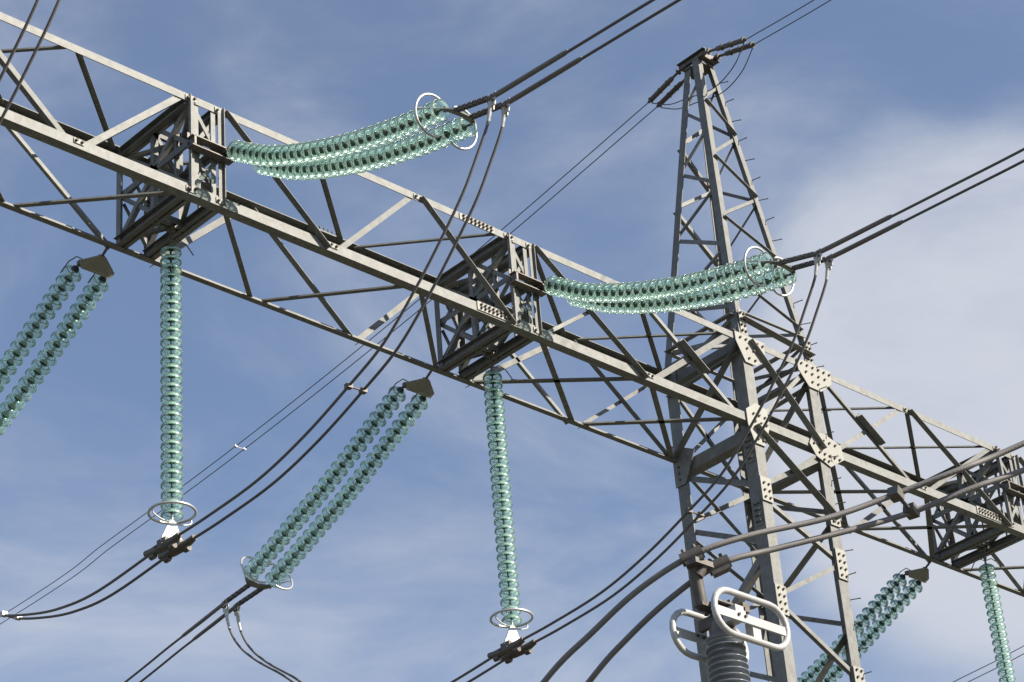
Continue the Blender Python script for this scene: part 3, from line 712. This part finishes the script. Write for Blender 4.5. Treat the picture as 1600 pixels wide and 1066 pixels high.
def far_side(xp, labs, conductors=True):
    fa = [(21.98, 18.33), (22.5, 18.10), (23.1, 17.83), (23.7, 17.57), (24.3, 17.35), (24.85, 17.15), (25.35, 16.975), (25.47, 16.935)]
    for k, (s, lab) in enumerate(((-.50, labs[0]), (-.10, labs[1]))):
        root = thing('strain_insulator', lab, 'insulator', (xp + s - .02, 21.98, 18.33), GF)
        P = spline([(xp + s + .03 * (y - 21.98) / 3.4, y, z) for y, z in fa], 4)
        string_on(root, P, 0.160, 1.0)
        mb = MB(); a = P[0]; b = V((xp + s, 21.84, 18.36)); tube(mb, [b, a], .018); box(mb, b.lerp(a, .5), .06, .06, .06)
        rpart(root, 'clevis', mb, M_FIT)
        mb = MB(); tube(mb, [b, b + V((-.08, .02, .03)), b + V((-.14, .10, -.02)), b + V((-.17, .24, -.13))], .008, 6); rpart(root, 'arcing_horn', mb, M_FIT)
    root = thing('strain_yoke', labs[2], 'yoke plate', (xp - .36, 21.6, 18.38), 'anchor plates hanging under the far edge of the beam')
    d = V((0, .35, -.20)); 
    mb = MB(); A = V((xp - .36, 21.62, 18.34)); n_ = V((0, .5, 1)).normalized()
    plate(mb, [A + V((-.05, 0, 0)), A + V((.05, 0, 0)), V((xp - .04, 21.84, 18.33)), V((xp - .07, 21.90, 18.27)), V((xp - .49, 21.90, 18.27)), V((xp - .55, 21.84, 18.33))], n_, .016); rpart(root, 'plate', mb, M_PLATE)
    mb = MB(); tube(mb, [V((xp - .36, 21.53, 18.43)), A + V((0, .03, .02))], .018); cyl(mb, A + V((-.04, .03, .02)), A + V((.04, .03, .02)), .02, n=8); rpart(root, 'shackle', mb, M_FIT)
    c = V((xp - .27, 25.50, 16.885)); d = V((0, 1, -.40)).normalized()
    root = thing('corona_ring_yoke', labs[3], 'corona ring set', c, 'corona ring sets at the line ends of the strings')
    yoke_rings(root, c, d, .20, [(lx(xp, 26.05, q), 26.02, 16.735) for q in (-.1, .1)])
    for k, s in enumerate((-.1, .1)):
        root = thing('line_conductor', labs[4 + k], 'power line', (lx(xp, 26.05, s), 26.05, 16.72), 'line conductors leaving on the far side')
        P = [V((lx(xp, y, s), y, z)) for y, z in ((26.03, 16.73), (26.5, 16.62), (27.2, 16.50), (28.25, 16.28), (31, 15.75), (36, 14.9), (50, 13.2), (80, 11.5), (120, 12.5), (160, 16.5))]
        mb = MB(); tube(mb, spline(P, 6), .0165, 8); rpart(root, 'cable', mb, M_WIRE)
        mb = MB(); dd = (P[2] - P[0]).normalized(); tube(mb, [P[0] - dd * .05, P[0] + dd * .9, P[0] + dd * .98], .026, 10, rad=[.028, .026, .018]); rpart(root, 'dead_end_sleeve', mb, M_THICK)
        mb = MB(); q = P[0]; plate(mb, [q + V((-.008, -.05, .04)), q + V((-.008, .07, .04)), q + V((-.008, .04, -.14)), q + V((-.008, -.03, -.14))], ex, .016)
        for a_ in (-.02, .03):
            for b_ in (0, -.07): bolt(mb, q + V((-.008, a_, b_)), -ex, .014, .02)
        rpart(root, 'terminal_pad', mb, [M_WHITE, M_BOLT])

near_side(PH[1], 1, ['upper of the two near glass strings at the upper left, above the beam', 'lower of the two near glass strings at the upper left, crossing the top chord',
    'dark anchor plate at the left end of the upper left string pair', 'two open rings and plate where the upper left string pair meets its conductors',
    'upper conductor of the pair leaving at the top centre', 'lower conductor of the pair leaving at the top centre'])
near_side(PH[2], 2, ['upper of the two near glass strings passing in front of the tower', 'lower of the two near glass strings passing in front of the tower',
    'dark anchor plate at the left end of the string pair in front of the tower', 'two open rings at the line end of the string pair before the tower',
    'upper conductor of the pair leaving at the right edge above the beam', 'lower conductor of the pair leaving at the right edge above the beam'])
far_side(PH[1], ['left one of the sloping glass string pair at the left edge', 'right one of the sloping glass string pair at the left edge',
    'tan anchor plate hanging under the beam at the left, above the sloping pair', 'ring set off the lower left of the picture', 'outer conductor off the lower left', 'inner conductor off the lower left'])
far_side(PH[2], ['left one of the sloping glass string pair in the lower middle', 'right one of the sloping glass string pair in the lower middle',
    'anchor plate under the beam middle, above the sloping pair', 'thin rings and plate at the foot of the sloping pair in the lower middle',
    'upper conductor of the pair running off the bottom left', 'lower conductor of the pair running off the bottom left'])
far_side(PH[3], ['left one of the dark sloping glass string pair seen behind the right tower leg', 'right one of the dark sloping glass string pair seen behind the right tower leg',
    'anchor plate under the beam right of the tower', 'ring set below the picture right of the tower', 'outer conductor below the picture', 'inner conductor below the picture'])
near_side(PH[0], 0, ['upper near glass string above the upper left corner', 'lower near glass string above the upper left corner', 'anchor plate beyond the left end', 'ring set above the upper left corner',
    'upper conductor above the upper left corner', 'lower conductor above the upper left corner'])
for xp, lab in ((PH[0], ('left one of the two short cable pieces crossing the upper left corner', 'right one of the two short cable pieces crossing the upper left corner')),
                (PH[1], ('left one of the jumper cables carried by the leftmost vertical string', 'right one of the jumper cables carried by the leftmost vertical string')),
                (PH[2], ('left one of the jumper cables carried by the middle vertical string', 'right one of the jumper cables carried by the middle vertical string'))):
    jumper(xp, -.1, lab[0]); jumper(xp, .1, lab[1])
def js(xp, y, z): return (lx(xp, y, -.1), y, z), (lx(xp, y, .1), y, z + .01)
p, q = js(PH[1], 17.69, 14.84); spacer(p, q, .020, 'dark spacer joining the two jumper cables below the beam, left of centre', 'spacers between cables')
p, q = js(PH[1], 23.7, 14.385); spacer(p, q, .020, 'light spacer joining the two jumper cables at the left edge', 'spacers between cables', M_WHITE)
p, q = js(PH[2], 17.69, 14.84); spacer(p, q, .020, 'spacer joining the two jumper cables beside the left tower leg', 'spacers between cables')

# ------------------------------------------------------------------ ground wires at the peak
def ewire(name, lab, pts, r=.0085, grp='thin ground wires fixed to the tower peak'):
    mb = MB(); tube(mb, spline(pts, 8), r, 6); o = mb.obj(name, M_EWIRE); thing(name, lab, 'ground wire', o=o, group=grp); return o
for s, k in ((-.1, 'upper'), (.1, 'lower')):
    x = cxp - .03 + s
    root = thing('ground_wire', '%s thin ground wire of the pair from the tower peak to the left edge' % k, 'ground wire', (x, 21.75, 25.38), 'ground wires leaving the peak to the left')
    mb = MB(); tube(mb, spline([(x, y, z) for y, z in ((21.78, 25.39), (25.4, 24.84), (29, 24.38), (32.9, 24.0), (37, 23.74), (41.1, 23.59), (60, 23.9), (100, 27))], 8), .0085, 6); rpart(root, 'cable', mb, M_EWIRE)
    mb = MB(); a, b = V((cxp + s * 1.1, YC + .24, ZA + .02)), V((x, 21.78, 25.39))
    tube(mb, [a, a.lerp(b, .25), a.lerp(b, .3), a.lerp(b, .9), b], .03, 8, rad=[.022, .022, .042, .042, .02])
    for t in (.1, .42, .64, .92): cyl(mb, a.lerp(b, t - .02), a.lerp(b, t + .02), .052, n=8)
    rpart(root, 'dead_end_clamp', mb, M_FIT)
    root = thing('ground_wire', '%s thin ground wire of the pair from the tower peak to the top edge' % k, 'ground wire', (x, 19.55, 25.35), 'ground wires leaving the peak to the upper right')
    mb = MB(); tube(mb, spline([(x, y, z) for y, z in ((19.6, 25.34), (18.0, 25.22), (14, 25.0), (8, 24.9), (0, 25.2), (-20, 27.5))], 8), .0085, 6); rpart(root, 'cable', mb, M_EWIRE)
    mb = MB(); a, b = V((cxp + s * 1.1, YC - .28, ZA + .02)), V((x, 19.6, 25.34))
    tube(mb, [a, a.lerp(b, .25), a.lerp(b, .3), a.lerp(b, .9), b], .03, 8, rad=[.022, .022, .042, .042, .02])
    for t in (.1, .42, .64, .92): cyl(mb, a.lerp(b, t - .02), a.lerp(b, t + .02), .055, n=8)
    rpart(root, 'dead_end_clamp', mb, M_FIT)
    ewire('ground_wire_jumper', 'thin slack wire loop under the tower head, %s of two' % k, [(x, 21.70, 25.33), (x - .05, 21.3, 25.05), (x - .08, 20.9, 24.92), (x, 20.4, 24.86), (x, 19.95, 25.0), (x, 19.66, 25.30)], .009, 'slack wire loops at the tower head')
spacer((cxp - .13, 32.9, 24.0), (cxp + .07, 32.9, 24.0), .015, 'small pale spacer on the thin ground wires at the left', 'spacers between cables', M_WHITE)
for s, k in ((-.15, 'upper'), (.15, 'lower')):
    x = 41.5 + s; ewire('ground_wire', 'distant thin ground wire in the lower right corner, %s of the two' % k, [(x, 12, 22.9), (x, 20.8, 22.3), (x, 27.4, 21.75), (x, 29.15, 21.64), (x, 40, 21.1), (x, 80, 21.5)], .010, 'distant ground wires in the lower right corner')

# ------------------------------------------------------------------ post insulator with bus conductors (nearest things)
PX, PY = 9.098, 7.787
post = thing('post_insulator', 'ribbed grey porcelain post insulator with white rounded rings on top, before the tower', 'post insulator', (PX, PY, 0))
mb = MB(); prof = []
z = 6.70; zbot = 3.70; prof.append((.0, 6.72)); prof.append((.095, 6.72)); prof.append((.098, 6.70))
i = 0
while z > zbot:
    k = min(1.0, (6.70 - z) / 1.2); R1 = .106 + .022 * k; R0 = .076 + .02 * k
    prof += [(R0, z - .004), (R0 + .003, z - .010), (R1 - .004, z - .021), (R1, z - .025), (R1 - .003, z - .029), (R0 + .006, z - .030)]
    z -= .0345
lathe(mb, prof, 40, origin=V((PX, PY, 0))); rpart(post, 'ribbed_body', mb, M_PORC)
mb = MB(); lathe(mb, [(0, 6.885), (.052, 6.885), (.062, 6.875), (.068, 6.80), (.068, 6.76), (.085, 6.745), (.100, 6.725), (.100, 6.712), (0, 6.710)], 32, origin=V((PX, PY, 0))); rpart(post, 'top_cap', mb, M_THICK)
# oblong rings in two parallel planes
def racetrack(c, L_, Hh, n=10):
    r = Hh / 2; a = L_ / 2 - r; P = []
    for i in range(n + 1): t = -math.pi / 2 + math.pi * i / n; P.append(V((c[0] + a + r * math.cos(t), c[1], c[2] + r * math.sin(t))))
    for i in range(n + 1): t = math.pi / 2 + math.pi * i / n; P.append(V((c[0] - a + r * math.cos(t), c[1], c[2] + r * math.sin(t))))
    Q = []
    for i in range(len(P)):
        Q.append(P[i])
    return Q
cx_, cy_, cz_ = PX + .055, PY - .15, 6.805
for yy, nm in ((cy_, 0), (PY + .13, 1)):
    mb = MB(); c = (cx_ - (.02 if nm else 0), yy, cz_ - (.02 if nm else 0)); tube(mb, racetrack(c, .55, .24), .0175, 14, closed=True)
    rg = rpart(post, 'corona_ring', mb, M_WHITE)
    mb = MB(); box(mb, (c[0] - .002, yy, c[2] - .01), .515, .012, .048)
    if nm == 0:
        box(mb, (c[0] - .075, yy + .045, c[2] + .02), .075, .09, .075)
        box(mb, (c[0] + .04, yy + .03, c[2] - .055), .06, .05, .10)
    for k in (-.1, -.05): bolt(mb, (c[0] + k, yy - .006, c[2] - .0), -ey, .009, .01, 1)
    mb.obj('ring_crossbar', [M_WHITE, M_BOLT], rg)
mb = MB()
box(mb, (PX - .03, PY - .01, 6.90), .16, .14, .016); box(mb, (PX + .03, PY - .05, 6.865), .05, .2, .05)
for a_ in (-.08, .02):
    for b_ in (-.05, .03): cyl(mb, (PX + a_, PY + b_, 6.86), (PX + a_, PY + b_, 6.94), .013, n=6)
for k in (-.05, .03): box(mb, (PX + k, PY + .06, 6.83), .03, .10, .06)
rpart(post, 'terminal_plate', mb, [M_FIT])
mb = MB(); TA = V((8.90, 7.76, 7.10)); TB = V((8.955, 7.79, 6.89))
cyl(mb, TB, TA, .034, n=16); box(mb, TB.lerp(V((PX - .05, PY, 6.89)), .5), .14, .06, .02); rpart(post, 'riser_tube', mb, M_FIT)
mb = MB(); lathe(mb, [(0, 3.72), (.15, 3.72), (.16, 3.66), (.16, 3.6), (0, 3.6)], 24, origin=V((PX, PY, 0)))
for s in (-1, 1):
    for u in (-1, 1): angle(mb, V((PX + s * .16, PY + u * .16, 0)), V((PX + s * .16, PY + u * .16, 3.6)), -ex * s, -ey * u, .08, .008)
for k in range(5):
    for u in (-1, 1): angle(mb, V((PX - .15 * (-1) ** k, PY + u * .165, k * .7)), V((PX + .15 * (-1) ** k, PY + u * .165, k * .7 + .7)), ez, ey * -u, .05, .006)
rpart(post, 'support_frame', mb, M_STEEL)
mb = MB(); box(mb, (PX, PY, .12), .8, .8, .24); rpart(post, 'footing', mb, M_CONC)

bus_a = [(12.2, 4.6, 8.75), (11.2, 5.75, 8.2), (10.41, 6.63, 7.77), (10.09, 6.85, 7.61), (9.84, 7.11, 7.5), (9.5, 7.32, 7.35), (9.11, 7.54, 7.23), (8.87, 7.73, 7.13), (8.72, 7.99, 7.0), (8.63, 8.27, 6.84), (8.54, 8.56, 6.65), (8.44, 9.1, 6.2), (8.40, 9.6, 5.6), (8.4, 9.9, 4.8)]
bus_b = [(12.4, 4.6, 8.68), (11.4, 5.75, 8.12), (10.60, 6.63, 7.72), (10.26, 6.88, 7.57), (10.0, 7.13, 7.45), (9.68, 7.32, 7.33), (9.30, 7.52, 7.20), (9.02, 7.68, 7.10), (8.90, 7.93, 6.98), (8.82, 8.20, 6.83), (8.75, 8.45, 6.65), (8.64, 9.1, 6.15), (8.60, 9.6, 5.6), (8.6, 9.9, 4.8)]
for P, k in ((bus_a, 'upper'), (bus_b, 'lower')):
    mb = MB(); tube(mb, spline(P, 8), .0160, 14); o = mb.obj('bus_conductor', M_THICK)
    thing('bus_conductor', 'thick brown %s cable of the near pair clamped above the post insulator' % k, 'thick cable', o=o, group='thick cables carried by the post insulator')
# clamp head on the riser
hd = thing('bus_clamp', 'chunky rusty clamp holding the two thick cables above the post insulator', 'cable clamp', TA)
for c in (V((8.865, 7.735, 7.125)), V((9.015, 7.690, 7.095))):
    mb = MB(); d = V((.55, -.75, .30)).normalized(); w = perp(d, ez); u = d.cross(w)
    cyl(mb, c - d * .06, c + d * .06, .036, n=12); box(mb, c - w * .01, .10, .075, .05, (d, w, u))
    for k in (-.03, .03): cyl(mb, c + d * k - w * .05, c + d * k + w * .055, .010, n=6)
    rpart(hd, 'clamp_shell', mb, M_FIT)
mb = MB(); box(mb, (8.94, 7.715, 7.085), .20, .05, .03); cyl(mb, (8.94, 7.72, 7.10), (8.91, 7.75, 7.03), .03, n=10); rpart(hd, 'bracket', mb, M_FIT)
spacer((9.835, 7.105, 7.497), (9.99, 7.135, 7.452), .020, 'spacer clamp joining the two thick brown cables at the right, before the beam', 'spacers between cables')
